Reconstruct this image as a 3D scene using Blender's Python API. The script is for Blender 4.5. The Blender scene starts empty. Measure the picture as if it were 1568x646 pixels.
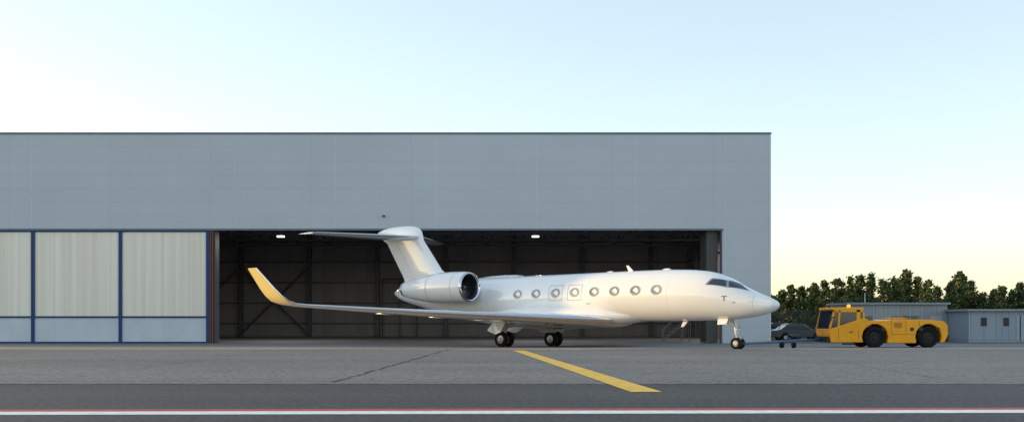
import bpy, math, random
from mathutils import Vector, Matrix, Quaternion
import numpy as np
random.seed(7); np.random.seed(7)
F=1560.0; CH=1.55; HY=490.0
def WX(px,Y): return (px-784)/F*Y
def WZ(py,Y): return CH+(HY-py)/F*Y
def gz(Y):
    return 0.012*(60-min(max(Y,45.0),75.0))
scene=bpy.context.scene
# ------------------------------------------------------------ materials
def newmat(name):
    m=bpy.data.materials.new(name); m.use_nodes=True
    nt=m.node_tree; b=nt.nodes['Principled BSDF']
    return m,nt,b
def simple(name,col,rough=0.5,metal=0.0,coat=0.0,var=0.06,scale=3.0,bump=0.0,bscale=40.0,emit=None,spec=None):
    m,nt,b=newmat(name); N=nt.nodes; L=nt.links
    tc=N.new('ShaderNodeTexCoord'); nz=N.new('ShaderNodeTexNoise'); nz.inputs['Scale'].default_value=scale
    nz.inputs['Detail'].default_value=5
    L.new(tc.outputs['Object'],nz.inputs['Vector'])
    cr=N.new('ShaderNodeValToRGB')
    cr.color_ramp.elements[0].position=0.3; cr.color_ramp.elements[1].position=0.7
    cr.color_ramp.elements[0].color=(*[c*(1-var) for c in col],1)
    cr.color_ramp.elements[1].color=(*[min(1,c*(1+var)) for c in col],1)
    L.new(nz.outputs['Fac'],cr.inputs['Fac']); L.new(cr.outputs['Color'],b.inputs['Base Color'])
    b.inputs['Roughness'].default_value=rough; b.inputs['Metallic'].default_value=metal
    b.inputs['Coat Weight'].default_value=coat; b.inputs['Coat Roughness'].default_value=0.05
    if spec is not None: b.inputs['Specular IOR Level'].default_value=spec
    if emit:
        b.inputs['Emission Color'].default_value=(*emit[0],1); b.inputs['Emission Strength'].default_value=emit[1]
    return m
def paving(name,c1,c2,fine,big=0.15,streak=0.25,rough=0.85):
    m,nt,b=newmat(name); N=nt.nodes; L=nt.links
    tc=N.new('ShaderNodeTexCoord')
    def noise(s,sc,det=6):
        mp=N.new('ShaderNodeMapping'); mp.inputs['Scale'].default_value=s
        L.new(tc.outputs['Object'],mp.inputs['Vector'])
        n=N.new('ShaderNodeTexNoise'); n.inputs['Scale'].default_value=sc; n.inputs['Detail'].default_value=det
        L.new(mp.outputs['Vector'],n.inputs['Vector']); return n
    a=noise((1,1,1),big); s=noise((0.12,1,1),streak); f=noise((1,1,1),fine,3)
    mx=N.new('ShaderNodeMath'); mx.operation='ADD'; L.new(a.outputs['Fac'],mx.inputs[0]); L.new(s.outputs['Fac'],mx.inputs[1])
    r=N.new('ShaderNodeMapRange'); r.inputs[1].default_value=0.75; r.inputs[2].default_value=1.25
    L.new(mx.outputs[0],r.inputs[0])
    mc=N.new('ShaderNodeMix'); mc.data_type='RGBA'; mc.inputs[6].default_value=(*c1,1); mc.inputs[7].default_value=(*c2,1)
    L.new(r.outputs[0],mc.inputs[0])
    r2=N.new('ShaderNodeMapRange'); r2.inputs[1].default_value=0.3; r2.inputs[2].default_value=0.7; r2.inputs[3].default_value=0.6; r2.inputs[4].default_value=1.4
    L.new(f.outputs['Fac'],r2.inputs[0])
    ml=N.new('ShaderNodeMix'); ml.data_type='RGBA'; ml.blend_type='MULTIPLY'; ml.inputs[0].default_value=1
    L.new(mc.outputs[2],ml.inputs[6]); L.new(r2.outputs[0],ml.inputs[7]); L.new(ml.outputs[2],b.inputs['Base Color'])
    bp=N.new('ShaderNodeBump'); bp.inputs['Strength'].default_value=0.25; bp.inputs['Distance'].default_value=0.01
    L.new(f.outputs['Fac'],bp.inputs['Height']); L.new(bp.outputs['Normal'],b.inputs['Normal'])
    b.inputs['Roughness'].default_value=rough; b.inputs['Specular IOR Level'].default_value=0.25
    return m
def panelmat(name,c1,c2,bw,rh,mort,mcol,rough=0.5):
    m,nt,b=newmat(name); N=nt.nodes; L=nt.links
    tc=N.new('ShaderNodeTexCoord'); sp=N.new('ShaderNodeSeparateXYZ'); cb=N.new('ShaderNodeCombineXYZ')
    L.new(tc.outputs['Object'],sp.inputs[0]); L.new(sp.outputs['X'],cb.inputs['X']); L.new(sp.outputs['Z'],cb.inputs['Y'])
    br=N.new('ShaderNodeTexBrick'); br.offset=0.0; br.squash=1.0
    br.inputs['Scale'].default_value=1; br.inputs['Brick Width'].default_value=bw; br.inputs['Row Height'].default_value=rh
    br.inputs['Mortar Size'].default_value=mort; br.inputs['Mortar Smooth'].default_value=0.3
    br.inputs['Color1'].default_value=(*c1,1); br.inputs['Color2'].default_value=(*c2,1); br.inputs['Mortar'].default_value=(*mcol,1)
    L.new(cb.outputs[0],br.inputs['Vector'])
    nz=N.new('ShaderNodeTexNoise'); nz.inputs['Scale'].default_value=0.25; nz.inputs['Detail'].default_value=6
    L.new(tc.outputs['Object'],nz.inputs['Vector'])
    r=N.new('ShaderNodeMapRange'); r.inputs[1].default_value=0.3; r.inputs[2].default_value=0.7; r.inputs[3].default_value=0.97; r.inputs[4].default_value=1.03
    L.new(nz.outputs['Fac'],r.inputs[0])
    ml=N.new('ShaderNodeMix'); ml.data_type='RGBA'; ml.blend_type='MULTIPLY'; ml.inputs[0].default_value=1
    L.new(br.outputs['Color'],ml.inputs[6]); L.new(r.outputs[0],ml.inputs[7]); L.new(ml.outputs[2],b.inputs['Base Color'])
    b.inputs['Roughness'].default_value=rough
    return m
M={}
M['ground']=paving('ground_asphalt',(0.09,0.088,0.085),(0.13,0.125,0.12),30)
M['apron']=paving('apron_concrete',(0.15,0.15,0.15),(0.20,0.198,0.195),9)
M['asphalt']=paving('asphalt',(0.055,0.058,0.064),(0.08,0.083,0.089),12)
M['strip']=paving('slab',(0.31,0.245,0.20),(0.39,0.31,0.26),5)
M['grass']=paving('grass',(0.05,0.07,0.03),(0.09,0.10,0.045),3)
M['yellow']=simple('yellow_paint',(0.75,0.47,0.06),0.7,var=0.2,scale=4)
M['whitep']=simple('white_road_paint',(0.77,0.79,0.80),0.7,var=0.15,scale=5)
M['redp']=simple('red_road_paint',(0.42,0.06,0.05),0.7,var=0.2,scale=5)
M['crack']=simple('crack_tar',(0.03,0.03,0.03),0.8)
M['facade']=panelmat('facade_panels',(0.50,0.535,0.575),(0.512,0.548,0.588),7.5,1.03,0.016,(0.42,0.45,0.485),0.42)
M['trim']=simple('facade_trim',(0.58,0.61,0.64),0.4)
M['coping']=simple('coping',(0.12,0.16,0.22),0.4)
M['blue']=simple('door_frame_blue',(0.014,0.05,0.17),0.4,spec=0.3)
M['rust']=simple('door_edge_brown',(0.13,0.045,0.03),0.5)
M['doorlow']=simple('door_lower_panel',(0.58,0.63,0.68),0.4,var=0.05,scale=0.6)
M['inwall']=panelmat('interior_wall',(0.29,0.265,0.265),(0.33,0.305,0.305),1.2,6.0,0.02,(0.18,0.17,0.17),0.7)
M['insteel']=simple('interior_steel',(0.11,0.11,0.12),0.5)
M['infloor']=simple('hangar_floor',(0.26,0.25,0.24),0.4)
M['lamp']=simple('lamp_glow',(1,1,0.9),emit=((1,0.97,0.85),6))
M['white']=simple('white_aircraft_paint',(0.86,0.86,0.865),0.20,coat=1.0,var=0.01,scale=0.8)
M['painted_sun']=simple('winglet_painted_sunlight',(0.84,0.64,0.22),0.22,coat=0.8,var=0.03,scale=0.8)  # warm low sunlight on the winglets, put into their base colour
M['chrome']=simple('polished_metal',(0.75,0.76,0.78),0.12,metal=1.0,var=0.02)
M['steel']=simple('gear_steel',(0.45,0.46,0.48),0.35,metal=0.6)
M['glass']=simple('cockpit_glass',(0.02,0.035,0.06),0.05,coat=1.0)
M['cabglass']=simple('cabin_window',(0.27,0.275,0.285),0.12,coat=0.8,scale=1.3,var=0.45)
M['ring']=simple('window_frame',(0.34,0.35,0.37),0.3,metal=0.3)
M['line']=simple('panel_gap',(0.33,0.34,0.36),0.6)
M['dark']=simple('dark_metal',(0.03,0.03,0.035),0.45,metal=0.3)
M['tyre']=simple('tyre_rubber',(0.014,0.014,0.016),0.85,spec=0.15)
M['hub']=simple('wheel_hub',(0.4,0.4,0.4),0.35,metal=0.5)
M['red']=simple('dark_red_mark',(0.18,0.02,0.04),0.4)
M['tug']=simple('tug_yellow_paint',(0.90,0.38,0.006),0.38,coat=0.2,var=0.06,spec=.35)
M['orange']=simple('beacon_orange',(0.9,0.25,0.02),0.2,emit=((1,0.35,0.02),1.5))
M['towblue']=simple('towbar_blue',(0.03,0.08,0.18),0.4)
M['shed']=panelmat('shed_panels',(0.30,0.315,0.33),(0.33,0.345,0.36),1.0,5.0,0.02,(0.18,0.2,0.22),0.5)
M['shed2']=panelmat('shed_panels_blue',(0.26,0.31,0.37),(0.29,0.335,0.39),1.0,5.0,0.02,(0.15,0.18,0.22),0.5)
M['bark']=simple('bark',(0.12,0.085,0.06),0.9,var=0.3)
M['fence']=simple('fence_metal',(0.05,0.06,0.065),0.6)
M['carpaint']=simple('dark_car_paint',(0.018,0.024,0.034),0.3,coat=0.4)
def polymat():
    m,nt,b=newmat('door_polycarbonate'); N=nt.nodes; L=nt.links
    tc=N.new('ShaderNodeTexCoord'); mp=N.new('ShaderNodeMapping'); mp.inputs['Scale'].default_value=(1.6,1,0.02)
    L.new(tc.outputs['Object'],mp.inputs['Vector'])
    nz=N.new('ShaderNodeTexNoise'); nz.inputs['Scale'].default_value=2.2; nz.inputs['Detail'].default_value=4; L.new(mp.outputs[0],nz.inputs['Vector'])
    cr=N.new('ShaderNodeValToRGB'); e=cr.color_ramp.elements
    e[0].position=.32; e[1].position=.68; e[0].color=(.80,.72,.60,1); e[1].color=(.93,.86,.74,1)
    L.new(nz.outputs['Fac'],cr.inputs['Fac']); L.new(cr.outputs['Color'],b.inputs['Base Color']); b.inputs['Roughness'].default_value=.3
    return m
M['poly']=polymat()
def leafmat():
    m,nt,b=newmat('foliage'); N=nt.nodes; L=nt.links
    g=N.new('ShaderNodeNewGeometry'); cr=N.new('ShaderNodeValToRGB')
    e=cr.color_ramp.elements; e[0].color=(0.045,0.068,0.028,1); e[1].color=(0.17,0.17,0.055,1)
    k=e.new(0.5); k.color=(0.085,0.115,0.042,1)
    tc=N.new('ShaderNodeTexCoord'); nz=N.new('ShaderNodeTexNoise'); nz.inputs['Scale'].default_value=0.35
    L.new(tc.outputs['Object'],nz.inputs['Vector'])
    ma=N.new('ShaderNodeMath'); ma.operation='MULTIPLY_ADD'; ma.inputs[1].default_value=0.5
    L.new(g.outputs['Random Per Island'],ma.inputs[0])
    r=N.new('ShaderNodeMapRange'); r.inputs[1].default_value=0.3; r.inputs[2].default_value=0.7; r.inputs[3].default_value=0; r.inputs[4].default_value=0.5
    L.new(nz.outputs['Fac'],r.inputs[0]); L.new(r.outputs[0],ma.inputs[2])
    L.new(ma.outputs[0],cr.inputs['Fac']); L.new(cr.outputs['Color'],b.inputs['Base Color'])
    b.inputs['Roughness'].default_value=0.6; b.inputs['Specular IOR Level'].default_value=0.2
    return m
M['leaf']=leafmat()
# ------------------------------------------------------------ helpers
def mk(name,verts,faces,mats,parent=None,smooth=False,fm=None,inv=True,bevel=0,seg=2):
    me=bpy.data.meshes.new(name); me.from_pydata([tuple(v) for v in verts],[],faces)
    if not isinstance(mats,(list,tuple)): mats=[mats]
    for m in mats: me.materials.append(m)
    if fm is not None: me.polygons.foreach_set('material_index',fm)
    if smooth: me.polygons.foreach_set('use_smooth',[True]*len(me.polygons))
    me.update()
    o=bpy.data.objects.new(name,me); scene.collection.objects.link(o)
    if parent is not None:
        o.parent=parent
        if inv: o.matrix_parent_inverse=parent['_m'] and Matrix([parent['_m'][i*4:(i+1)*4] for i in range(4)]).inverted()
    if bevel:
        b=o.modifiers.new('bevel','BEVEL'); b.width=bevel; b.segments=seg; b.limit_method='ANGLE'; b.angle_limit=math.radians(35)
        b.harden_normals=False
    return o
def empty(name,loc=(0,0,0),mat=None):
    e=bpy.data.objects.new(name,None); scene.collection.objects.link(e)
    m=mat if mat is not None else Matrix.Translation(Vector(loc))
    e.matrix_world=m; e['_m']=[x for r in m for x in r]; e.empty_display_size=0.3
    return e
BF=[(0,3,2,1),(4,5,6,7),(0,1,5,4),(1,2,6,5),(2,3,7,6),(3,0,4,7)]
def boxv(x0,x1,y0,y1,z0,z1):
    return [(x0,y0,z0),(x1,y0,z0),(x1,y1,z0),(x0,y1,z0),(x0,y0,z1),(x1,y0,z1),(x1,y1,z1),(x0,y1,z1)]
def box(name,x0,x1,y0,y1,z0,z1,mat,parent=None,inv=True,bevel=0):
    return mk(name,boxv(x0,x1,y0,y1,z0,z1),BF,mat,parent,inv=inv,bevel=bevel)
class Multi:
    def __init__(s): s.v=[]; s.f=[]; s.m=[]
    def add(s,v,f,mi=0):
        o=len(s.v); s.v+= [tuple(p) for p in v]; s.f+=[tuple(i+o for i in q) for q in f]; s.m+=[mi]*len(f)
    def box(s,x0,x1,y0,y1,z0,z1,mi=0): s.add(boxv(x0,x1,y0,y1,z0,z1),BF,mi)
    def rod(s,a,b,r0,r1=None,n=8,mi=0,caps=True):
        a=Vector(a); b=Vector(b); r1=r0 if r1 is None else r1
        d=(b-a).normalized(); u=d.orthogonal().normalized(); w=d.cross(u)
        v=[];f=[]
        for p,r in ((a,r0),(b,r1)):
            for i in range(n):
                t=2*math.pi*i/n; v.append(p+u*(r*math.cos(t))+w*(r*math.sin(t)))
        for i in range(n): f.append((i,(i+1)%n,n+(i+1)%n,n+i))
        if caps: f.append(tuple(range(n-1,-1,-1))); f.append(tuple(range(n,2*n)))
        s.add(v,f,mi)
    def lathe(s,prof,c,axis='x',n=40,mi=0,mis=None):
        v=[];f=[];ms=[]
        for a,r in prof:
            for i in range(n):
                t=2*math.pi*i/n; p,q=r*math.cos(t),r*math.sin(t)
                if axis=='x': v.append((c[0]+a,c[1]+p,c[2]+q))
                elif axis=='y': v.append((c[0]+p,c[1]+a,c[2]+q))
                else: v.append((c[0]+p,c[1]+q,c[2]+a))
        o=len(s.v); s.v+=v
        for k in range(len(prof)-1):
            for i in range(n):
                s.f.append((o+k*n+i,o+k*n+(i+1)%n,o+(k+1)*n+(i+1)%n,o+(k+1)*n+i)); s.m.append(mis[k] if mis else mi)
    def make(s,name,mats,parent=None,smooth=False,inv=True,bevel=0):
        return mk(name,s.v,s.f,mats,parent,smooth,s.m,inv,bevel)
# ------------------------------------------------------------ ground
def sheet(name,x0,x1,ys,off,mat,skew=0.0):
    v=[];f=[]
    for y in ys:
        v.append((x0,y+skew*x0,gz(y)+off)); v.append((x1,y+skew*x1,gz(y)+off))
    for i in range(len(ys)-1): f.append((2*i,2*i+1,2*i+3,2*i+2))
    return mk(name,v,f,mat)
sheet('ground',-4000,4000,[-300,45,75,6000],0,M['ground'])
sheet('apron_pavement',-400,400,[21.8,45,75,76.3],0.004,M['apron'])
sheet('asphalt_taxiway',-400,400,[-200,21.79],0.004,M['asphalt'],0.0)
sheet('concrete_slab_strip',-400,400,[49.5,56.5],0.008,M['strip'])
sheet('grass_field',20,900,[95,2500],0.006,M['grass'])
sheet('red_edge_line',-300,300,[15.38,15.74],0.009,M['redp'],0.022)
sheet('white_edge_line',-300,300,[14.86,15.37],0.009,M['whitep'],0.022)
def lerp(a,b,t): return a+(b-a)*t
v=[];f=[]
ys=[46.5,45,40,35,30,25,19.35]
for i,y in enumerate(ys):
    t=(46.5-y)/(46.5-19.35)
    v.append((lerp(0.0,2.26,t),y,gz(y)+0.013)); v.append((lerp(0.5,2.86,t),y,gz(y)+0.013))
for i in range(len(ys)-1): f.append((2*i,2*i+2,2*i+3,2*i+1))
mk('yellow_lead_line',v,f,M['yellow'])
def crack(name,p0,p1,n,w,j,mat=M['crack'],off=0.0115,across=False):
    v=[];f=[]
    for i in range(n+1):
        t=i/n; x=lerp(p0[0],p1[0],t); y=lerp(p0[1],p1[1],t)
        ww=w*random.uniform(0.4,1.3)
        if across:
            y+=random.uniform(-j,j); v.append((x,y-ww,gz(y)+off)); v.append((x,y+ww,gz(y)+off))
        else:
            x+=random.uniform(-j,j); v.append((x-ww,y,gz(y)+off)); v.append((x+ww,y,gz(y)+off))
    for i in range(n): f.append((2*i,2*i+1,2*i+3,2*i+2))
    return mk(name,v,f,mat)
crack('pavement_crack',(WX(512,22.5),22.5),(WX(690,49),49),60,0.045,0.07)
crack('pavement_crack',(WX(60,22.5),22.5),(WX(430,49),49),40,0.012,0.03)
crack('pavement_crack',(WX(1470,22.5),22.5),(WX(1160,49),49),40,0.012,0.03)
crack('pavement_joint',(-60,33),(60,33.6),160,0.03,0.03,simple('joint_seal',(.09,.09,.09),.8),0.010,True)
crack('pavement_joint',(-40,21.8),(40,21.8),300,0.05,0.05,M['asphalt'],0.0095,True)
# ------------------------------------------------------------ hangar
YH=76.0; G=-0.18
XR=WX(1180,YH); XO=WX(1106,YH); XL=WX(322,YH); ZT=WZ(203,YH); ZO=WZ(351,YH); XFAR=-75.0; YB=110.0
hg=empty('aircraft_hangar',(XFAR/2+XR/2,YH,G))
box('header_wall',XFAR,XR,YH,YH+0.3,ZO,ZT-0.12,M['facade'],hg)
box('right_pier',XO,XR,YH,YH+0.3,G-0.3,ZO,M['facade'],hg)
m=Multi()
for px in (-106,48,204,359,513,668,821,973,1111):
    m.box(WX(px,YH)-0.03,WX(px,YH)+0.03,YH-0.010,YH+0.01,ZO+0.06,ZT-0.13)
m.box(WX(1111,YH)-0.03,WX(1111,YH)+0.03,YH-0.010,YH+0.01,G,ZO-0.1)
m.box(XR-0.12,XR+0.02,YH-0.03,YH+0.01,G,ZT-0.13)
m.make('vertical_trims',M['trim'],hg)
m=Multi(); m.box(XFAR-0.1,XR+0.05,YH-0.07,YH+0.4,ZT-0.12,ZT)
m.box(XFAR,XO+0.05,YH-0.06,YH+0.02,ZO-0.09,ZO+0.05)
m.make('coping_and_lintel',M['coping'],hg)
box('right_side_wall',XR-0.3,XR-0.001,YH+0.3,YB+0.3,G-0.3,ZT-0.15,M['facade'],hg)
box('left_side_wall',XFAR,XFAR+0.3,YH+0.3,YB+0.3,G-0.3,ZT-0.15,M['facade'],hg)
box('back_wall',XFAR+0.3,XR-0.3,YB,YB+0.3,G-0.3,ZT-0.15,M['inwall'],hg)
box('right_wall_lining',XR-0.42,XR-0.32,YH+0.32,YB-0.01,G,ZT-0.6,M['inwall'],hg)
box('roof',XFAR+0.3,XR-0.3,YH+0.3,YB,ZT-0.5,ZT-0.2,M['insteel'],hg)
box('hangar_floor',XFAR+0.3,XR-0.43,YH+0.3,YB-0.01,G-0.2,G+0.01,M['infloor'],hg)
# interior steel
m=Multi()
bx=WX(683,YB); bay=7.35
xs=[bx+bay*k for k in range(-9,4) if XFAR+1<bx+bay*k<XR-1]
for x in xs:
    m.box(x-0.2,x+0.2,YB-0.5,YB-0.02,G,ZT-0.6)
for z in (1.2,3.4,5.6,7.8,10):
    m.box(XFAR+0.4,XR-0.5,YB-0.2,YB-0.03,z-0.08,z+0.08)
for yy in range(82,110,7):
    m.box(XR-0.9,XR-0.45,yy-0.2,yy+0.2,G,ZT-0.6)
    m.box(XFAR+0.4,XR-0.5,yy-0.1,yy+0.1,9.0,9.2); m.box(XFAR+0.4,XR-0.5,yy-0.1,yy+0.1,11.6,11.8)
    x=XR-1; k=0
    while x>-50:
        a=(x,yy,9.1 if k%2 else 11.7); b=(x-1.6,yy,11.7 if k%2 else 9.1); m.rod(a,b,0.07,n=5); x-=1.6; k+=1
for z in (2.5,5.2,7.8):
    m.box(XR-0.6,XR-0.44,YH+1,YB-1,z-0.07,z+0.07)
i=[k for k,x in enumerate(xs) if x<WX(420,YB)][-1]
xa,xb=xs[i],xs[i]+bay
m.rod((xa,YB-0.6,7.2),(xb,YB-0.6,0),0.11,n=6); m.rod((xa,YB-0.6,0),(xb,YB-0.6,7.2),0.11,n=6)
m.rod((xa-bay,YB-0.6,0),(xa,YB-0.6,7.2),0.11,n=6)
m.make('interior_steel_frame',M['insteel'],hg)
m=Multi()
x0,x1=WX(586,YB),WX(640,YB)
for (a,b,c,d) in ((x0,x0+.12,G,6),(x1-.12,x1,G,6),(x0,x1,5.9,6.02)): m.box(a,b,YB-0.66,YB-0.52,c,d)
m.box((x0+x1)/2-.05,(x0+x1)/2+.05,YB-0.66,YB-0.52,G,5.9)
m.make('interior_gate',simple('gate',(0.07,0.065,0.06),0.5),hg)
m=Multi()
for px,Y in ((430,84),(820,84),(1083,90)):
    z=WZ(362,Y); x=WX(px,Y); m.box(x-0.28,x+0.28,Y-0.15,Y+0.15,z-0.05,z+0.05,0); m.box(x-0.02,x+0.02,Y-0.02,Y+0.02,z+0.05,ZT-0.6,1)
    ld=bpy.data.lights.new('hangar_lamp_light','AREA'); ld.energy=350; ld.shape='RECTANGLE'; ld.size=0.6; ld.size_y=0.4; ld.color=(1,.97,.92)
    lo_=bpy.data.objects.new('hangar_lamp_light',ld); scene.collection.objects.link(lo_); lo_.parent=hg
    lo_.matrix_parent_inverse=Matrix.Translation(Vector((XFAR/2+XR/2,YH,G))).inverted(); lo_.location=(x,Y,z-0.09)
m.make('ceiling_lamps',[M['lamp'],M['insteel']],hg)
# sliding doors on left
PW=(185-51)/F*YH
m=Multi(); fr=Multi(); lo=Multi()
edges=[WX(318,YH)-PW*k for k in range(0,9)]
yd=YH+0.06; zr=WZ(485,YH)
for k in range(8):
    xb_,xa_=edges[k],edges[k+1]
    n=44; v=[];f=[]
    for q in range(n+1):
        x=lerp(xa_+0.12,xb_-0.12,q/n)
        dd=0.0 if q%2 else 0.012
        if q%11==0: dd=0.035
        v.append((x,yd+dd,zr+0.07)); v.append((x,yd+dd,ZO-0.12))
    for q in range(n): f.append((2*q,2*q+2,2*q+3,2*q+1))
    m.add(v,f)
    lo.box(xa_+0.12,xb_-0.12,yd+0.02,yd+0.08,G+0.12,zr-0.07)
    for q in range(1,4):
        x=lerp(xa_,xb_,q/4); lo.box(x-0.012,x+0.012,yd+0.012,yd+0.019,G+0.13,zr-0.08)
    fr.box(xb_-0.12,xb_+0.12,YH-0.02,YH+0.25,G+0.05,ZO-0.1)
    fr.box(xa_+0.12,xb_-0.12,YH+0.0,YH+0.22,zr-0.06,zr+0.06)
    fr.box(xa_+0.12,xb_-0.12,YH+0.0,YH+0.22,G+0.04,G+0.14)
    fr.box(xa_+0.12,xb_-0.12,YH+0.0,YH+0.22,ZO-0.2,ZO-0.1)
m.make('door_translucent_panels',M['poly'],hg); lo.make('door_lower_panels',M['doorlow'],hg); fr.make('door_frames',M['blue'],hg)
box('door_back_skin',edges[8],edges[0]-0.12,YH+0.24,YH+0.28,G+0.05,ZO,M['doorlow'],hg)
m=Multi()
for dx in (0.14,0.30): m.box(edges[0]+dx,edges[0]+dx+0.12,YH-0.01,YH+0.6,G+0.03,ZO-0.1,0)
m.box(edges[0]+0.44,edges[0]+0.52,YH+0.2,YH+1.2,G+0.03,ZO-0.1,1)
m.box(XO-0.1,XO-0.02,YH-0.02,YH+0.5,G,ZO-0.1,1)
m.make('door_edge_posts',[M['rust'],M['insteel']],hg)
m=Multi()
for k in range(4):
    m.box(XO-1.1-0.05*k,XO-0.25,YH+0.5+0.5*k,YH+0.62+0.5*k,G+0.05,ZO+0.3)
m.make('stacked_door_leaves',simple('leaf_door',(0.07,0.065,0.06),0.5),hg)
m=Multi(); m.box(XFAR,XR,YH-0.35,YH-0.28,G+0.006,G+0.02); m.box(XFAR,XR,YH-0.15,YH-0.08,G+0.006,G+0.02)
m.make('door_rails',M['insteel'],hg)
cx,cz=WX(588,YH),WZ(331,YH)
m=Multi(); m.box(cx-0.09,cx+0.09,YH-0.2,YH-0.02,cz-0.05,cz+0.05); m.make('security_camera',M['dark'],hg)
# ------------------------------------------------------------ business jet
A=math.radians(42)
up=Vector((0,0.012,1)).normalized(); fw=Vector((math.cos(A),-math.sin(A),0)); fw=(fw-up*fw.dot(up)).normalized(); lf=up.cross(fw)
JM=Matrix(((fw.x,lf.x,up.x,1.04),(fw.y,lf.y,up.y,60.0),(fw.z,lf.z,up.z,gz(60)),(0,0,0,1)))
jet=empty('business_jet',mat=JM)
ST=[(16.03,2.17,2.13,.02),(15.97,2.27,2.03,.13),(15.8,2.40,1.90,.26),(15.4,2.58,1.75,.42),(15.0,2.74,1.65,.56),(14.4,3.02,1.55,.76),(14.0,3.24,1.51,.87),
(13.6,3.46,1.48,.97),(13.2,3.64,1.46,1.06),(12.7,3.82,1.45,1.15),(12.0,3.97,1.44,1.24),(11.0,4.07,1.43,1.31),(9.5,4.13,1.43,1.34),(7,4.15,1.43,1.35),(2,4.15,1.43,1.35),
(-3,4.15,1.45,1.35),(-5,4.15,1.6,1.3),(-7,4.13,1.95,1.15),(-9,4.08,2.42,.82),(-10.8,3.95,2.85,.45),(-11.5,3.75,3.1,.2),(-11.9,3.5,3.35,.03)]
ST=ST[::-1]; SX=[s[0] for s in ST]
def herm(k,d):
    d=min(max(d,SX[0]),SX[-1])
    for i in range(len(SX)-1):
        if d<=SX[i+1]: break
    def sl(j):
        if j==0: return (ST[1][k]-ST[0][k])/(SX[1]-SX[0])
        if j==len(SX)-1: return (ST[-1][k]-ST[-2][k])/(SX[-1]-SX[-2])
        a=(ST[j][k]-ST[j-1][k])/(SX[j]-SX[j-1]); b=(ST[j+1][k]-ST[j][k])/(SX[j+1]-SX[j])
        return 0 if a*b<=0 else 2*a*b/(a+b)
    h=SX[i+1]-SX[i]; t=(d-SX[i])/h
    return (2*t**3-3*t*t+1)*ST[i][k]+(t**3-2*t*t+t)*h*sl(i)+(-2*t**3+3*t*t)*ST[i+1][k]+(t**3-t*t)*h*sl(i+1)
def fus(d,th,off=0.0):
    top,bot,w=herm(1,d),herm(2,d),herm(3,d); c=(top+bot)/2; h=(top-bot)/2
    return (d,-(w+off)*math.cos(th),c+(h+off)*math.sin(th))
def side(d,z,off=0.006,sgn=1):
    top,bot,w=herm(1,d),herm(2,d),herm(3,d); c=(top+bot)/2; h=(top-bot)/2
    q=max(-1,min(1,(z-c)/h)); th=math.asin(q); p=fus(d,th,off); return (p[0],p[1]*sgn,p[2])
ds=[]
d=-11.9
while d<16.03:
    ds.append(d); d+=0.06 if d>15.2 else (0.15 if (d>11 or d<-9) else 0.5)
ds.append(16.03)
v=[];f=[];n=64
for d in ds:
    for i in range(n): v.append(fus(d,2*math.pi*i/n))
for k in range(len(ds)-1):
    for i in range(n): f.append((k*n+i,k*n+(i+1)%n,(k+1)*n+(i+1)%n,(k+1)*n+i))
f.append(tuple(range(n))); f.append(tuple((len(ds)-1)*n+i for i in range(n-1,-1,-1)))
mk('fuselage',v,f,M['white'],jet,True,inv=False)
# belly fairing
v=[];f=[];n=40; K=40
for k in range(K+1):
    t=k/K; d=lerp(8.6,-4.2,t); s_=math.sin(math.pi*min(1,max(0,t)))**0.55 if 0<t<1 else 0.0
    w=0.3+1.28*s_; h=0.1+0.62*s_; zc=1.75
    for i in range(n):
        a=2*math.pi*i/n; ca,sa=math.cos(a),math.sin(a)
        v.append((d,w*math.copysign(abs(ca)**0.8,ca),zc+h*math.copysign(abs(sa)**0.9,sa)))
for k in range(K):
    for i in range(n): f.append((k*n+i,k*n+(i+1)%n,(k+1)*n+(i+1)%n,(k+1)*n+i))
f.append(tuple(range(n))); f.append(tuple(K*n+i for i in range(n-1,-1,-1)))
mk('belly_fairing',v,f,M['white'],jet,True,inv=False)
def foil(name,stations,sgn,vertical=False,mats=None,lem=True,painted_sun=99):
    xs_=[0.5*(1-math.cos(math.pi*i/14)) for i in range(15)]
    def yt(x): return 5*(.2969*math.sqrt(x)-.126*x-.3516*x*x+.2843*x**3-.1036*x**4)
    loop=[(x,1) for x in xs_[::-1]]+[(x,-1) for x in xs_[1:-1]]
    n=len(loop); v=[];f=[];fm=[]
    for k,s in enumerate(stations):
        a=stations[max(0,k-1)]; b=stations[min(len(stations)-1,k+1)]
        dt,dz=b[0]-a[0],b[3]-a[3]; l=math.hypot(dt,dz) or 1; nt_,nz_=-dz/l,dt/l
        for x,sg in loop:
            h=yt(x)*s[4]*sg; d=s[1]+(s[2]-s[1])*x
            if vertical: v.append((d,h,s[3]))
            else: v.append((d,-sgn*(s[0]+nt_*h),s[3]+nz_*h))
    for k in range(len(stations)-1):
        for i in range(n):
            f.append((k*n+i,k*n+(i+1)%n,(k+1)*n+(i+1)%n,(k+1)*n+i))
            fm.append(1 if (lem and 12<=i<=15) else (2 if k>=painted_sun else 0))
    f.append(tuple(range(n))); f.append(tuple((len(stations)-1)*n+i for i in range(n-1,-1,-1))); fm+=[0,0]
    o=mk(name,v,f,mats or [M['white'],M['chrome'],M['painted_sun']],jet,True,fm,inv=False)
    o.data.set_sharp_from_angle(angle=math.radians(50)); return o
WS=[(0,7.6,-.6,1.5,.85),(1.4,6.5,-.8,1.52,.7),(4.5,4.2,-1.0,1.66,.5),(9,.9,-2.6,1.88,.33),(13.9,-2.72,-4.4,2.2,.17),(14.3,-3.1,-4.65,2.27,.15),(14.6,-3.42,-4.95,2.43,.13),
(14.78,-3.75,-5.2,2.7,.12),(14.92,-4.2,-5.5,3.1,.11),(15.22,-5.35,-6.15,4.15,.07)]
for s_,nm in ((1,'right_wing'),(-1,'left_wing')): foil(nm,WS,s_,painted_sun=5)
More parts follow.
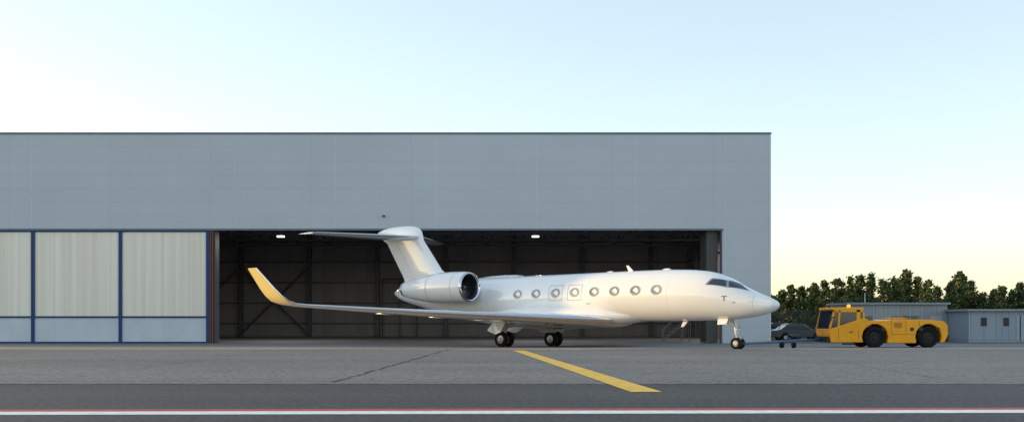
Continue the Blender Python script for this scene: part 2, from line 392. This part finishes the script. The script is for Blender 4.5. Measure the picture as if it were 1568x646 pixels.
HS=[(0,-9.3,-12.9,7.02,.34),(5.4,-12.75,-14.6,7.15,.15),(5.75,-13.2,-14.75,7.16,.1)]
for s_,nm in ((1,'right_tailplane'),(-1,'left_tailplane')): foil(nm,HS,s_)
FS=[(0,-4.6,-10.9,3.95,.24),(0,-5.9,-10.95,4.2,.32),(0,-6.8,-11.05,4.45,.36),(0,-7.4,-11.3,4.8,.36),(0,-9.1,-12.7,6.8,.36),(0,-9.2,-13.3,7.15,.40),(0,-9.3,-13.75,7.4,.40),(0,-9.5,-13.6,7.6,.34),(0,-9.9,-13.0,7.75,.26),(0,-10.5,-12.4,7.83,.14),(0,-11.0,-12.0,7.85,.04)]
foil('tail_fin',FS,1,True,lem=False)
m=Multi()
def yt_(x): return 5*(.2969*math.sqrt(x)-.126*x-.3516*x*x+.2843*x**3-.1036*x**4)
for sg in (-1,1):
    g=[]
    for k in range(13):
        t=k/12; z=lerp(4.8,6.8,t); le=lerp(-7.4,-9.1,t); te=lerp(-11.3,-12.7,t); xx=.72; d=le+(te-le)*xx; h=yt_(xx)*.36+.004
        g+=[(d-.012,sg*h,z),(d+.012,sg*h,z)]
    m.add(g,[(2*i,2*i+1,2*i+3,2*i+2) for i in range(12)])
m.make('rudder_gap',M['line'],jet,inv=False)
# nacelles
fanm=simple('fan_metal',(0.15,0.16,0.18),0.35,metal=0.7)
for sg,nm in ((-1,'right'),(1,'left')):
    c=(0,sg*2.3,3.52); m=Multi()
    prof=[(-3.3,.70),(-3.1,.70),(-2.85,.70),(-2.70,.73),(-2.62,.78),(-2.60,.81),(-2.63,.845),(-2.75,.88),(-3.1,.915),(-3.9,.94),(-5.0,.925),(-6.2,.84),(-7.3,.68),(-8.1,.52),(-8.35,.46),(-8.35,.42),(-7.8,.40)]
    mis=[2,2,1,1,1,1,1,0,0,0,0,0,0,1,1,2]
    m.lathe(prof,c,'x',64,mis=mis)
    m.lathe([(-3.3,.70),(-3.3,.01)],c,'x',48,2)
    m.lathe([(-7.9,.40),(-7.9,.01)],c,'x',32,2)
    m.lathe([(-2.95,.005),(-3.0,.06),(-3.12,.14),(-3.28,.2)],c,'x',24,3)
    for b in range(24):
        a=2*math.pi*b/24
        q=[]
        for r,tw in ((.18,.03),(.69,.10)):
            for e in (-1,1):
                aa=a+e*tw/max(r,.3)*.7
                q.append((-3.22+e*0.05,c[1]+r*math.cos(aa),c[2]+r*math.sin(aa)))
        m.add(q,[(0,1,3,2)],3)
    o=m.make(nm+'_engine_nacelle',[M['white'],M['chrome'],M['dark'],fanm],jet,True,inv=False)
    o.data.set_sharp_from_angle(angle=math.radians(40))
    m=Multi()
    m.box(-7.6,-3.9,min(sg*.8,sg*1.6),max(sg*.8,sg*1.6),3.35,3.68)
    m.make(nm+'_engine_pylon',M['white'],jet,inv=False,bevel=0.12)
    m=Multi()
    for a_,r_ in ((-3.45,.927),(-5.6,.893)):
        m.lathe([(a_-.012,r_+.003),(a_+.012,r_+.004)],c,'x',64)
    m.make(nm+'_nacelle_seams',M['line'],jet,True,inv=False)
# cabin windows
pxs=(793,821,851,880,910,941,973,1005); wd=[]
for px in pxs:
    p=(px-784)/F; t=1.3; wd.append((60*p-1.04+t*(.669-.743*p))/(.743+.669*p))
for sgn in (1,-1):
    gl=Multi(); rg=Multi(); ln=Multi()
    for wi,d0 in enumerate(wd):
        N_=28
        def ell(a,b,off,z0=3.03): return [side(d0+a*math.cos(2*math.pi*i/N_),z0+b*math.sin(2*math.pi*i/N_),off,sgn) for i in range(N_)]
        e0=ell(.31,.225,.008); gl.add(e0,[tuple(range(N_))] )
        e1=ell(.31,.225,.011); e2=ell(.335,.25,.011); e3=ell(.345,.26,.002)
        rg.add(e1+e2+e3,[(i,(i+1)%N_,N_+(i+1)%N_,N_+i) for i in range(N_)]+[(N_+i,N_+(i+1)%N_,2*N_+(i+1)%N_,2*N_+i) for i in range(N_)])
        if wi in (2,3):
            a,b,w=.48,.42,.013
            for (u0,u1,z0,z1) in ((-a,a,b-w,b+w),(-a,a,-b-w,-b+w),(-a-w,-a+w,-b,b),(a-w,a+w,-b,b)):
                g=[];ff=[];nn=10
                for i in range(nn+1):
                    if u1-u0>z1-z0: g+= [side(d0+lerp(u0,u1,i/nn),3.03+z0,.005,sgn),side(d0+lerp(u0,u1,i/nn),3.03+z1,.005,sgn)]
                    else: g+= [side(d0+u0,3.03+lerp(z0,z1,i/nn),.006,sgn),side(d0+u1,3.03+lerp(z0,z1,i/nn),.006,sgn)]
                for i in range(nn): ff.append((2*i,2*i+1,2*i+3,2*i+2))
                ln.add(g,ff)
    sd='right' if sgn==1 else 'left'
    gl.make(sd+'_cabin_windows',M['cabglass'],jet,inv=False); rg.make(sd+'_window_frames',M['ring'],jet,inv=False)
    ln.make(sd+'_exit_outlines',M['line'],jet,inv=False)
def patch(M_,corners,sgn,off,nu=12,nv=8,mi=0):
    v=[];f=[]
    for i in range(nu+1):
        for j in range(nv+1):
            u,w=i/nu,j/nv
            dd=lerp(lerp(corners[0][0],corners[3][0],u),lerp(corners[1][0],corners[2][0],u),w)
            th=lerp(lerp(corners[0][1],corners[3][1],u),lerp(corners[1][1],corners[2][1],u),w)
            p=fus(dd,math.radians(th),off); v.append((p[0],p[1]*sgn,p[2]))
    for i in range(nu):
        for j in range(nv): f.append((i*(nv+1)+j,i*(nv+1)+j+1,(i+1)*(nv+1)+j+1,(i+1)*(nv+1)+j))
    M_.add(v,f,mi)
for sgn in (1,-1):
    m=Multi()
    patch(m,[(12.62,29),(12.8,48),(13.42,60),(13.55,38)],sgn,.012)
    patch(m,[(13.68,40),(13.55,62),(14.05,80),(14.5,66)],sgn,.012)
    patch(m,[(12.52,27),(12.72,51),(13.50,64),(13.62,36)],sgn,.006,mi=1)
    patch(m,[(13.63,37),(13.48,66),(14.0,84),(14.62,66)],sgn,.006,mi=1)
    m.make(('right' if sgn==1 else 'left')+'_cockpit_windows',[M['glass'],M['ring']],jet,True,inv=False)
m=Multi()
def vline(d0,z0,z1,w,mi=0,sgn=1,off=.005):
    g=[];nn=10
    for i in range(nn+1):
        z=lerp(z0,z1,i/nn); g+=[side(d0-w,z,off,sgn),side(d0+w,z,off,sgn)]
    m.add(g,[(2*i,2*i+1,2*i+3,2*i+2) for i in range(nn)],mi)
def hline(d0,d1,z,w,mi=0,sgn=1,off=.005):
    g=[];nn=12
    for i in range(nn+1):
        d=lerp(d0,d1,i/nn); g+=[side(d,z-w,off,sgn),side(d,z+w,off,sgn)]
    m.add(g,[(2*i,2*i+1,2*i+3,2*i+2) for i in range(nn)],mi)
vline(13.55,2.38,2.60,.022,1); hline(13.42,13.68,2.61,.02,1,off=.007)
vline(14.9,1.75,2.65,.005)
hline(13.95,14.1,2.3,.015,2)
hline(5.2,5.5,2.4,.012,2)
for dd in (10.4,-2.2): vline(dd,1.7,3.9,.004)
m.make('fuselage_markings',[M['line'],M['red'],M['dark']],jet,inv=False)
m=Multi()
def blade(d,z,h,c,y=0.0,th=.03):
    m.add([(d+c/2,y-th,z),(d-c/2,y-th,z),(d-c/2-h*.5,y-th*.5,z+h),(d-c*.1-h*.5,y-th*.5,z+h),(d+c/2,y+th,z),(d-c/2,y+th,z),(d-c/2-h*.5,y+th*.5,z+h),(d-c*.1-h*.5,y+th*.5,z+h)],BF)
blade(7.3,4.12,.34,.32)
for d_ in (9.6,5.9,-1.5):
    m.lathe([(-.3,.005),(-.15,.05),(.1,.06),(.25,.005)],(d_,0,4.14),'x',10)
m.add([(10.9,-.03,1.45),(10.6,-.03,1.45),(10.45,-.02,1.12),(10.6,-.02,1.12),(10.9,.03,1.45),(10.6,.03,1.45),(10.45,.02,1.12),(10.6,.02,1.12)],BF)
for z,d in ((2.6,14.6),(2.35,14.7)):
    p=side(d,z); m.rod((p[0]-.02,p[1],p[2]),(p[0]+.02,p[1]-.12,p[2]),.015); m.rod((p[0]+.02,p[1]-.12,p[2]),(p[0]+.2,p[1]-.12,p[2]),.012)
m.make('antennas_and_probes',M['white'],jet,inv=False)
m=Multi(); m.lathe([(-.35,.02),(-.3,.13),(.0,.16),(.05,.13),(.03,.02)],(-3.9,-1.12,1.95),'x',16)
m.make('belly_vent',M['dark'],jet,True,inv=False)
# landing gear
def tyre(m,c,r,w):
    m.lathe([(-w*.35,r*.52),(-w*.5,r*.66),(-w*.5,r*.86),(-w*.38,r*.96),(-w*.15,r),(w*.15,r),(w*.38,r*.96),(w*.5,r*.86),(w*.5,r*.66),(w*.35,r*.52)],c,'y',32,0)
    m.lathe([(-w*.30,.01),(-w*.40,r*.2),(-w*.28,r*.25),(-w*.22,r*.45),(-w*.38,r*.53)],c,'y',24,1)
    m.lathe([(w*.30,.01),(w*.40,r*.2),(w*.28,r*.25),(w*.22,r*.45),(w*.38,r*.53)],c,'y',24,1)
for sg,nm in ((-1,'right'),(1,'left')):
    m=Multi(); y=sg*2.2
    for o_ in (-.27,.27): tyre(m,(0,y+o_,.45),.45,.27)
    m.rod((0,y-.3,.45),(0,y+.3,.45),.06,mi=2)
    m.rod((0.05,y,.45),(.1,y,1.1),.065,mi=2); m.rod((.1,y,.95),(.15,y,1.6),.1,mi=2)
    m.rod((.15,y,1.25),(.2,sg*1.2,1.5),.05,mi=2); m.rod((-.25,y,.6),(0,y,.45),.04,mi=2); m.rod((-.25,y,.6),(.0,y,1.1),.04,mi=2)
    m.rod((.1,y,1.0),(1.0,y,1.5),.04,mi=2); m.rod((.03,y+.1,.5),(.12,y+.1,1.4),.015,mi=0)
    o=m.make(nm+'_main_landing_gear',[M['tyre'],M['hub'],M['steel']],jet,True,inv=False)
    o.data.set_sharp_from_angle(angle=math.radians(40))
    m=Multi(); yo=y+sg*.42
    m.add([(.45,yo,1.42),(-.5,yo,1.42),(-.75,yo+sg*.25,.95),(-.1,yo+sg*.25,.72),(.3,yo+sg*.22,.85),(.45,yo-sg*.03,1.42),(-.5,yo-sg*.03,1.42),(-.75,yo+sg*.22,.95),(-.1,yo+sg*.22,.72),(.3,yo+sg*.19,.85)],
      [(0,1,2,3,4),(9,8,7,6,5),(0,4,9,5),(4,3,8,9),(3,2,7,8),(2,1,6,7),(1,0,5,6)])
    y2=sg*1.25
    m.add([(.6,y2,1.1),(-.6,y2,1.1),(-.6,y2+sg*.5,.82),(.5,y2+sg*.5,.82),(.6,y2,1.13),(-.6,y2,1.13),(-.6,y2+sg*.5,.85),(.5,y2+sg*.5,.85)],BF)
    m.make(nm+'_gear_doors',M['white'],jet,inv=False)
m=Multi()
ND=13.75
for o_ in (-.19,.19): tyre(m,(ND,o_,.29),.29,.17)
m.rod((ND,-.2,.29),(ND,.2,.29),.04,mi=2); m.rod((ND,0,.29),(ND-.08,0,.85),.045,mi=2); m.rod((ND-.07,0,.75),(ND-.18,0,1.55),.075,mi=2)
m.rod((ND-.1,0,.95),(ND-.9,0,1.5),.035,mi=2); m.rod((ND+.2,0,.5),(ND,0,.3),.03,mi=2); m.rod((ND+.2,0,.5),(ND-.05,0,.82),.03,mi=2)
m.box(ND-.05,ND+.06,-.16,.16,.95,1.02,mi=2); m.rod((ND+.03,-.1,1.12),(ND+.12,-.1,1.12),.07,n=14,mi=1); m.rod((ND+.03,.1,1.12),(ND+.12,.1,1.12),.07,n=14,mi=1)
o=m.make('nose_landing_gear',[M['tyre'],M['hub'],M['steel']],jet,True,inv=False); o.data.set_sharp_from_angle(angle=math.radians(40))
m=Multi()
for sg in (-1,1):
    y=sg*.3; m.add([(ND-.35,y,1.52),(ND-.95,y,1.5),(ND-.9,y+sg*.12,1.22),(ND-.4,y+sg*.12,1.25),(ND-.35,y+sg*.02,1.52),(ND-.95,y+sg*.02,1.5),(ND-.9,y+sg*.14,1.22),(ND-.4,y+sg*.14,1.25)],BF)
m.make('nose_gear_doors',M['white'],jet,inv=False)
for sg,nm in ((-1,'right'),(1,'left')):
    m=Multi()
    for t,d,z in ((3.4,-.6,1.52),(6.2,-1.3,1.68),(9.2,-2.3,1.85)):
        m.lathe([(-.75,.01),(-.5,.04),(0,.08),(.5,.08),(1.0,.05),(1.3,.01)],(d,sg*t,z),'x',14)
    m.make(nm+'_flap_track_fairings',M['steel'],jet,True,inv=False)
# ------------------------------------------------------------ tow tractor
TY=57.0; ts=F/TY; TX=WX(1347,TY)
tm=Matrix.Translation(Vector((TX,TY,gz(TY)))); tug=empty('aircraft_tow_tractor',mat=tm)
def tp(px,py): return ((px-1347)/ts,(531-py)/ts)
W2=1.25
def prism(name,pts,y0,y1,mat,bevel=0.03,parent=tug):
    n=len(pts); v=[(x,y0,z) for x,z in pts]+[(x,y1,z) for x,z in pts]
    f=[tuple(range(n)),tuple(range(2*n-1,n-1,-1))]+[(i,i+n,(i+1)%n+n,(i+1)%n) for i in range(n)]
    return mk(name,v,f,mat,parent,inv=False,bevel=bevel)
def arch(cx,r,z0,n=9):
    out=[]
    a0=math.asin((z0-.6)/r) if abs((z0-.6)/r)<1 else 0
    for i in range(n+1):
        a=math.pi-a0-(math.pi-2*a0)*i/n; out.append((cx+r*math.cos(a),.6+r*math.sin(a)))
    return out
w1,w2=tp(1328,0)[0],tp(1408,0)[0]
zb=.30
bodypts=[(tp(1262,0)[0],zb),(tp(1305,0)[0]-.05,zb)]+arch(w1,.72,zb)+[(w1+.75,.26),(w2-.75,.26)]+arch(w2,.72,zb)+[(tp(1436,0)[0]-.15,zb),tp(1437,512),tp(1437,497),tp(1431,491),tp(1402,490),tp(1398,488.5),tp(1352,488.5),tp(1348,490),tp(1318,490),tp(1314,487),tp(1308,487),tp(1259,503)]
prism('body',bodypts,-W2,W2,M['tug'],0.04)
cab=[tp(1260,502.5),tp(1308,502.5),tp(1312,488),tp(1308,474),tp(1304,471.5),tp(1272,471.5),tp(1266,475)]
prism('cab_glasshouse',cab,-W2+.06,W2-.06,M['glass'],0.02)
m=Multi()
def strip2(a,b,w,y):
    (x0,z0),(x1,z1)=a,b; dx,dz=x1-x0,z1-z0; l=math.hypot(dx,dz); nx,nz=-dz/l*w,dx/l*w
    v=[(x0-nx,y-.035,z0-nz),(x1-nx,y-.035,z1-nz),(x1+nx,y-.035,z1+nz),(x0+nx,y-.035,z0+nz),(x0-nx,y+.035,z0-nz),(x1-nx,y+.035,z1-nz),(x1+nx,y+.035,z1+nz),(x0+nx,y+.035,z0+nz)]
    m.add(v,BF)
for y in (-W2+.05,W2-.05):
    strip2(tp(1260,503),tp(1267,475),.05,y); strip2(tp(1303,503),tp(1303,474),.10,y); strip2(tp(1311,503),tp(1311,478),.05,y); strip2(tp(1273,503),tp(1275,475),.05,y); strip2(tp(1260,502.5),tp(1310,502.5),.05,y); strip2(tp(1266,475.5),tp(1310,475.5),.06,y)
m.make('cab_pillars',M['tug'],tug,inv=False)
x0,z0=tp(1266,474.5); x1,z1=tp(1310,470.5); box('cab_roof',x0-.08,x1+.05,-W2,W2,z0,z1,M['tug'],tug,inv=False,bevel=.05)
bx_,bz_=tp(1294,470.5); m=Multi(); m.lathe([(0,.001),(0,.1),(.12,.1),(.17,.05),(.18,.001)],(bx_,-.6,bz_),'z',16)
m.make('amber_beacon',M['orange'],tug,True,inv=False)
m=Multi()
for cx_ in (w1,w2):
    for y in (-W2+.22,W2-.22):
        tyre(m,(cx_,y,.6),.6,.42)
m.box(w1-.6,w2+.6,-.7,.7,.35,1.1,0)
o=m.make('wheels',[M['tyre'],simple('tug_hub',(0.035,0.032,0.03),0.7,spec=.2)],tug,True,inv=False); o.data.set_sharp_from_angle(angle=math.radians(40))
m=Multi()
m.box(tp(1257,0)[0],tp(1262,0)[0],-1.1,1.1,.3,.62); m.box(tp(1437,0)[0],tp(1441,0)[0],-1.1,1.1,.35,.75)
for px in (1340,1383,1397,1422):
    x,z=tp(px,503); m.box(x-.09,x+.09,-W2-.02,-W2+.01,z-.09,z+.09)
x,z=tp(1352,488); x2,_=tp(1398,488); 
for xx in (x+.1,(x+x2)/2,x2-.1): m.rod((xx,-W2+.15,z),(xx,-W2+.15,z+.14),.018)
m.rod((x+.1,-W2+.15,z+.14),(x2-.1,-W2+.15,z+.14),.018)
x,z=tp(1268,485); m.rod((x,-W2,z),(x-.3,-W2-.2,z+.02),.02); m.box(x-.36,x-.28,-W2-.28,-W2-.1,z-.2,z+.12)
x,z=tp(1292,507); m.box(x-.1,x+.1,-W2-.03,-W2+.01,z-.02,z+.02)
x,z=tp(1288,525); m.box(x-.35,x+.35,-W2-.02,-W2+.02,z-.05,z+.05)
for px in (1273,1303):
    x,_=tp(px,0); m.box(x-.008,x+.008,-W2-.004,-W2+.01,.4,1.0)
for px in (1352,1374,1394):
    x,_=tp(px,0); m.box(x-.008,x+.008,-W2-.004,-W2+.01,.75,1.5)
x,_=tp(1352,0); x2,_=tp(1394,0); m.box(x,x2,-W2-.004,-W2+.01,.74,.755)
for k in range(5):
    x,z=tp(1360,494+1.6*k); m.box(x-.15,x+.3,-W2-.006,-W2+.01,z-.012,z+.012)
m.make('black_trim_and_rails',M['dark'],tug,inv=False)
m=Multi(); x,z=tp(1261,508)
for y in (-.95,.95): m.rod((x-.06,y,z),(x+.05,y,z),.1,n=16)
m.make('headlights',simple('lamp_lens',(.9,.6,.35),.15),tug,inv=False)
m=Multi()
for px in (1362,1378): 
    x,z=tp(px,488); m.box(x-.2,x+.2,-.5,.5,z,z+.09)
x,z=tp(1410,490); m.box(x-.3,x+.5,-.8,.8,z,z+.05)
m.make('engine_covers',M['tug'],tug,inv=False,bevel=.02)
# tow bar
ng=JM@Vector((ND+.25,0,.28)); te=Vector((tp(1257,0)[0]+TX,TY,gz(TY)+.45))
tb=empty('tow_bar',ng)
m=Multi(); dv=(te-ng)
m.rod(ng,te,.06,mi=0)
mid=ng+dv*.55
sx=dv.cross(Vector((0,0,1))).normalized()
for s_ in (-1,1):
    c=mid+sx*(.35*s_); c.z=gz(c.y)+.16
    u=sx*.07
    n=16; v=[]
    for e in (-1,1):
        for i in range(n):
            a=2*math.pi*i/n; v.append(c+u*e+dv.normalized()*(.16*math.cos(a))+Vector((0,0,.16*math.sin(a))))
    m.add(v,[(i,(i+1)%n,n+(i+1)%n,n+i) for i in range(n)]+[tuple(range(n)),tuple(range(2*n-1,n-1,-1))],1)
    m.rod(c,mid,.03,mi=0)
m.rod(ng+sx*.22,ng-sx*.22,.05,mi=0)
m.rod(mid,mid+Vector((0,0,.35)),.025,mi=0); m.rod(mid+Vector((0,0,.35)),mid+dv.normalized()*1.2+Vector((0,0,.3)),.02,mi=0)
m.make('bar_and_wheels',[M['towblue'],M['tyre']],tb)
# ------------------------------------------------------------ parked cars
def car(x,y,ang,col,L=4.5,H=1.45):
    mtx=Matrix.Translation(Vector((x,y,G)))@Matrix.Rotation(ang,4,'Z'); e=empty('parked_car',mat=mtx)
    def arc(cx,r=.38,z0=.28):
        o=[]; 
        for i in range(9):
            a=math.pi-math.pi*i/8; o.append((cx+r*math.cos(a),.31+r*math.sin(a)*.98))
        return o
    pts=[(-L/2,.3)]+arc(-L/2+.85)+arc(L/2-.85)+[(L/2,.3),(L/2+.02,.6),(L/2-.1,.82),(L/2-1.1,.95),(-L/2+.5,.98),(-L/2+.02,.88)]
    prism('car_body',pts,-.88,.88,col,.05,e)
    gp=[(L/2-1.25,.93),(L/2-1.95,H-.06),(-L/2+1.1,H-.05),(-L/2+.45,.95)]
    prism('car_windows',gp,-.74,.74,M['glass'],.05,e)
    rp=[(L/2-1.9,H-.08),(L/2-2.1,H),(-L/2+1.3,H),(-L/2+1.0,H-.07)]
    prism('car_roof',rp,-.72,.72,col,.03,e)
    m=Multi()
    for cx in (-L/2+.85,L/2-.85):
        for yy in (-.78,.78): tyre(m,(cx,yy,.31),.31,.2)
    m.make('car_wheels',[M['tyre'],M['hub']],e,True,inv=False)
car(WX(1222,86),86,0.1,M['carpaint']); car(WX(1196,92),92,0.0,simple('blue_car_paint',(.03,.05,.09),.3,coat=.5),4.3,1.5)
# ------------------------------------------------------------ sheds
def shed(name,pa,pb,pt,Y,depth,mat,door=None):
    x0,x1,zt=WX(pa,Y),WX(pb,Y),WZ(pt,Y); e=empty(name,((x0+x1)/2,Y,G))
    box('walls',x0,x1,Y,Y+depth,G-.1,zt,mat,e)
    box('flat_roof',x0-.25,x1+.25,Y-.3,Y+depth+.3,zt,zt+.16,simple('roof_edge',(.28,.30,.32),.5),e)
    return e,x0,x1,zt
e,x0,x1,zt=shed('prefab_utility_building',1300,1449,466,84,5,M['shed'])
m=Multi()
for k in range(9):
    x=lerp(x0,x1,k/8); m.box(x-.05,x+.05,84-.03,84.0,G,zt-.01)
m.make('wall_ribs',simple('rib',(.38,.40,.42),.5),e)
m=Multi(); xd=x1-1.3; m.box(xd,xd+.95,84-.02,83.99,G+.1,G+2.1,0); m.box(x1-3.6,x1-2.4,84-.02,83.99,1.0,1.9,1); m.box(x0+.8,x0+2,84-.02,83.99,1.0,1.9,1)
m.make('door_and_windows',[simple('shed_door',(.43,.45,.47),.5),M['glass']],e)
m=Multi(); m.rod((x0+2,86,zt+.1),(x0+2,86,zt+1.0),.04)
m.make('roof_mast',M['trim'],e)
e,x0,x1,zt=shed('blue_metal_shed',1484,1640,476,80,5,M['shed2'])
m=Multi()
for k in range(7):
    x=lerp(x0,x1,k/6); m.box(x-.04,x+.04,80-.03,80.0,G,zt-.01)
m.make('wall_ribs',simple('rib2',(.33,.38,.44),.5),e)
m=Multi(); 
for px in (1502,1536): 
    x=WX(px,80); m.box(x,x+.45,79.96,79.99,1.1,1.75)
m.make('vents',M['dark'],e)
m=Multi(); xd=WX(1556,80); m.box(xd,xd+1.0,79.97,79.99,G+.1,G+2.1); m.make('shed_door',simple('shed_door2',(.32,.36,.41),.5),e)
# fence
fe=empty('perimeter_fence',(30,90,G)); m=Multi()
x=XR+.5
while x<90:
    m.box(x-.04,x+.04,90,90.08,G,2.5); x+=2.5
x=XR+.5
while x<90:
    m.box(x-.012,x+.012,90.03,90.05,G,2.35); x+=.11
for z in (.1,1.2,2.35): m.box(XR+.5,90,90.02,90.06,z-.03,z+.03)
m.make('posts_and_wires',M['fence'],fe)
e=empty('utility_cabinet',(WX(1466,84),84,G)); xx=WX(1466,84)
m=Multi(); m.box(xx-.5,xx+.5,84,84.6,G,1.3,0); m.box(xx-.55,xx+.55,83.95,84.65,1.3,1.36,1); m.box(xx-.01,xx+.01,83.985,84,G+.1,1.25,1)
m.make('cabinet',[simple('cab_grey',(.22,.24,.25),.5),M['dark']],e)
# hangar stuff
e=empty('maintenance_steps',(WX(1030,80),80,G)); m=Multi(); sx0=WX(1015,80)
for k in range(5):
    m.box(sx0+.3*k,sx0+.3*k+.28,79.6,80.4,G+.28*(k+1)-.03,G+.28*(k+1))
for y in (79.6,80.4):
    m.rod((sx0,y,G+.1),(sx0+1.5,y,G+1.4),.025); m.rod((sx0,y,G+1.0),(sx0+1.5,y,G+2.3),.02); m.rod((sx0+1.5,y,G),(sx0+1.5,y,G+2.3),.025); m.rod((sx0,y,G),(sx0,y,G+1.0),.02)
    m.rod((sx0+2.1,y,G),(sx0+2.1,y,G+2.3),.025); m.rod((sx0+1.5,y,G+2.3),(sx0+2.1,y,G+2.3),.02)
m.box(sx0+1.5,sx0+2.1,79.6,80.4,G+1.38,G+1.42)
m.make('steps_frame',simple('steps_paint',(.2,.2,.21),.5),e)
# ------------------------------------------------------------ trees
T=Multi()
leafv=[]
def tree(x,y,h,w,kind):
    T.rod((x,y,G-.2),(x+random.uniform(-.2,.2),y,G+h*.55),.16,.09,6); T.rod((x,y,G+h*.5),(x,y,G+h*.97),.09,.02,5)
    ncl=int(46*h/8*w/1.6)+20
    for c in range(ncl):
        u=random.random()**0.9
        zz=G+h*(0.06+0.90*u)
        if kind==0: rad=w*(1-u)**.7*(.7+.5*random.random())+.06
        else: rad=w*math.sqrt(max(.02,1-((u-.4)/.62)**2))*random.uniform(.7,1.1)
        a=random.uniform(0,2*math.pi); rr=rad*random.uniform(.1,1.0)
        cx_,cy_=x+rr*math.cos(a),y+rr*math.sin(a)
        if random.random()<.3: T.rod((x,y,zz-.4),(cx_,cy_,zz),.04,.01,4)
        cs=random.uniform(.35,.75)*(1.1-.6*u)
        nl=42
        p=np.random.normal(0,1,(nl,3))*np.array([cs,cs,cs*.8])*.62+np.array([cx_,cy_,zz])
        leafv.append(p)
tops=[(1198,446),(1211,436),(1227,439),(1245,433),(1262,430),(1284,428),(1302,424),(1317,420),(1334,418),(1352,428),(1368,424),(1389,414),(1404,424),(1421,430),(1436,440),(1456,432),(1471,415),(1487,430),(1504,450),(1522,444),(1534,438),(1550,446),(1563,434),(1580,432),(1600,425),(1625,430),(1650,420),(1680,428),(1710,425),(1182,450),(1160,446),(1130,448)]
for k,(px,py) in enumerate(tops):
    Y=random.uniform(118,130); X=WX(px,Y); h=WZ(py-2,Y)-G; tree(X,Y,h,random.uniform(1.1,1.8),random.choice((0,0,1)))
    Y2=random.uniform(134,142); tree(WX(px+random.uniform(-9,9),Y2),Y2,(WZ(py+random.uniform(12,30),Y2)-G),random.uniform(1.5,2.2),random.choice((0,1)))
P=np.concatenate(leafv); nL=len(P)
s=np.random.uniform(.10,.23,nL)
a=np.random.normal(0,1,(nL,3)); a/=np.linalg.norm(a,axis=1)[:,None]
b=np.random.normal(0,1,(nL,3)); b-=a*(a*b).sum(1)[:,None]; b/=np.linalg.norm(b,axis=1)[:,None]
a*=s[:,None]; b*=(s*.7)[:,None]
Q=np.stack([P-a,P-b,P+a,P+b],1).reshape(-1,3)
tr=empty('distant_tree_row',(50,125,G))
T.make('trunks_and_limbs',M['bark'],tr)
me=bpy.data.meshes.new('foliage'); me.vertices.add(nL*4); me.vertices.foreach_set('co',Q.ravel())
me.loops.add(nL*4); me.loops.foreach_set('vertex_index',np.arange(nL*4)); me.polygons.add(nL)
me.polygons.foreach_set('loop_start',np.arange(nL)*4); me.polygons.foreach_set('loop_total',np.full(nL,4)); me.update(); me.validate()
me.materials.append(M['leaf'])
o=bpy.data.objects.new('foliage',me); scene.collection.objects.link(o); o.parent=tr; o.matrix_parent_inverse=Matrix.Translation(Vector((50,125,G))).inverted()
# ------------------------------------------------------------ sky & sun
w=bpy.data.worlds.new('World'); scene.world=w; w.use_nodes=True; nt=w.node_tree; bg=nt.nodes['Background']
sky=nt.nodes.new('ShaderNodeTexSky'); sky.sky_type='NISHITA'; sky.sun_disc=False
EL=math.radians(8); sd=Vector((-1,.25,0)).normalized()
sky.sun_elevation=EL; sky.sun_rotation=math.atan2(sd.x,sd.y)
sky.air_density=1.0; sky.dust_density=0.7; sky.ozone_density=1.4
gm=nt.nodes.new('ShaderNodeGamma'); gm.inputs['Gamma'].default_value=0.58
hs=nt.nodes.new('ShaderNodeHueSaturation'); hs.inputs['Saturation'].default_value=0.97
nt.links.new(sky.outputs['Color'],gm.inputs['Color']); nt.links.new(gm.outputs['Color'],hs.inputs['Color']); nt.links.new(hs.outputs['Color'],bg.inputs['Color']); bg.inputs['Strength'].default_value=0.60
sp=Vector((sd.x*math.cos(EL),sd.y*math.cos(EL),math.sin(EL)))
sl=bpy.data.lights.new('sun','SUN'); sl.energy=4.5; sl.angle=math.radians(.5); sl.color=(1,.66,.25)
so=bpy.data.objects.new('sun',sl); scene.collection.objects.link(so); so.rotation_euler=(-sp).to_track_quat('-Z','Y').to_euler(); so.location=(-50,0,60)
# ------------------------------------------------------------ camera
cd=bpy.data.cameras.new('camera'); cam=bpy.data.objects.new('camera',cd); scene.collection.objects.link(cam)
cam.location=(0,0,CH); cam.rotation_euler=(math.radians(90),0,0)
cd.sensor_width=36; cd.lens=36*F/1568; cd.shift_y=(HY-323)/1568; cd.clip_end=9000; cd.clip_start=.1
scene.camera=cam
scene.view_settings.view_transform='Standard'; scene.view_settings.look='None'; scene.view_settings.exposure=0
for o in bpy.data.objects:
    if '_m' in o: del o['_m']
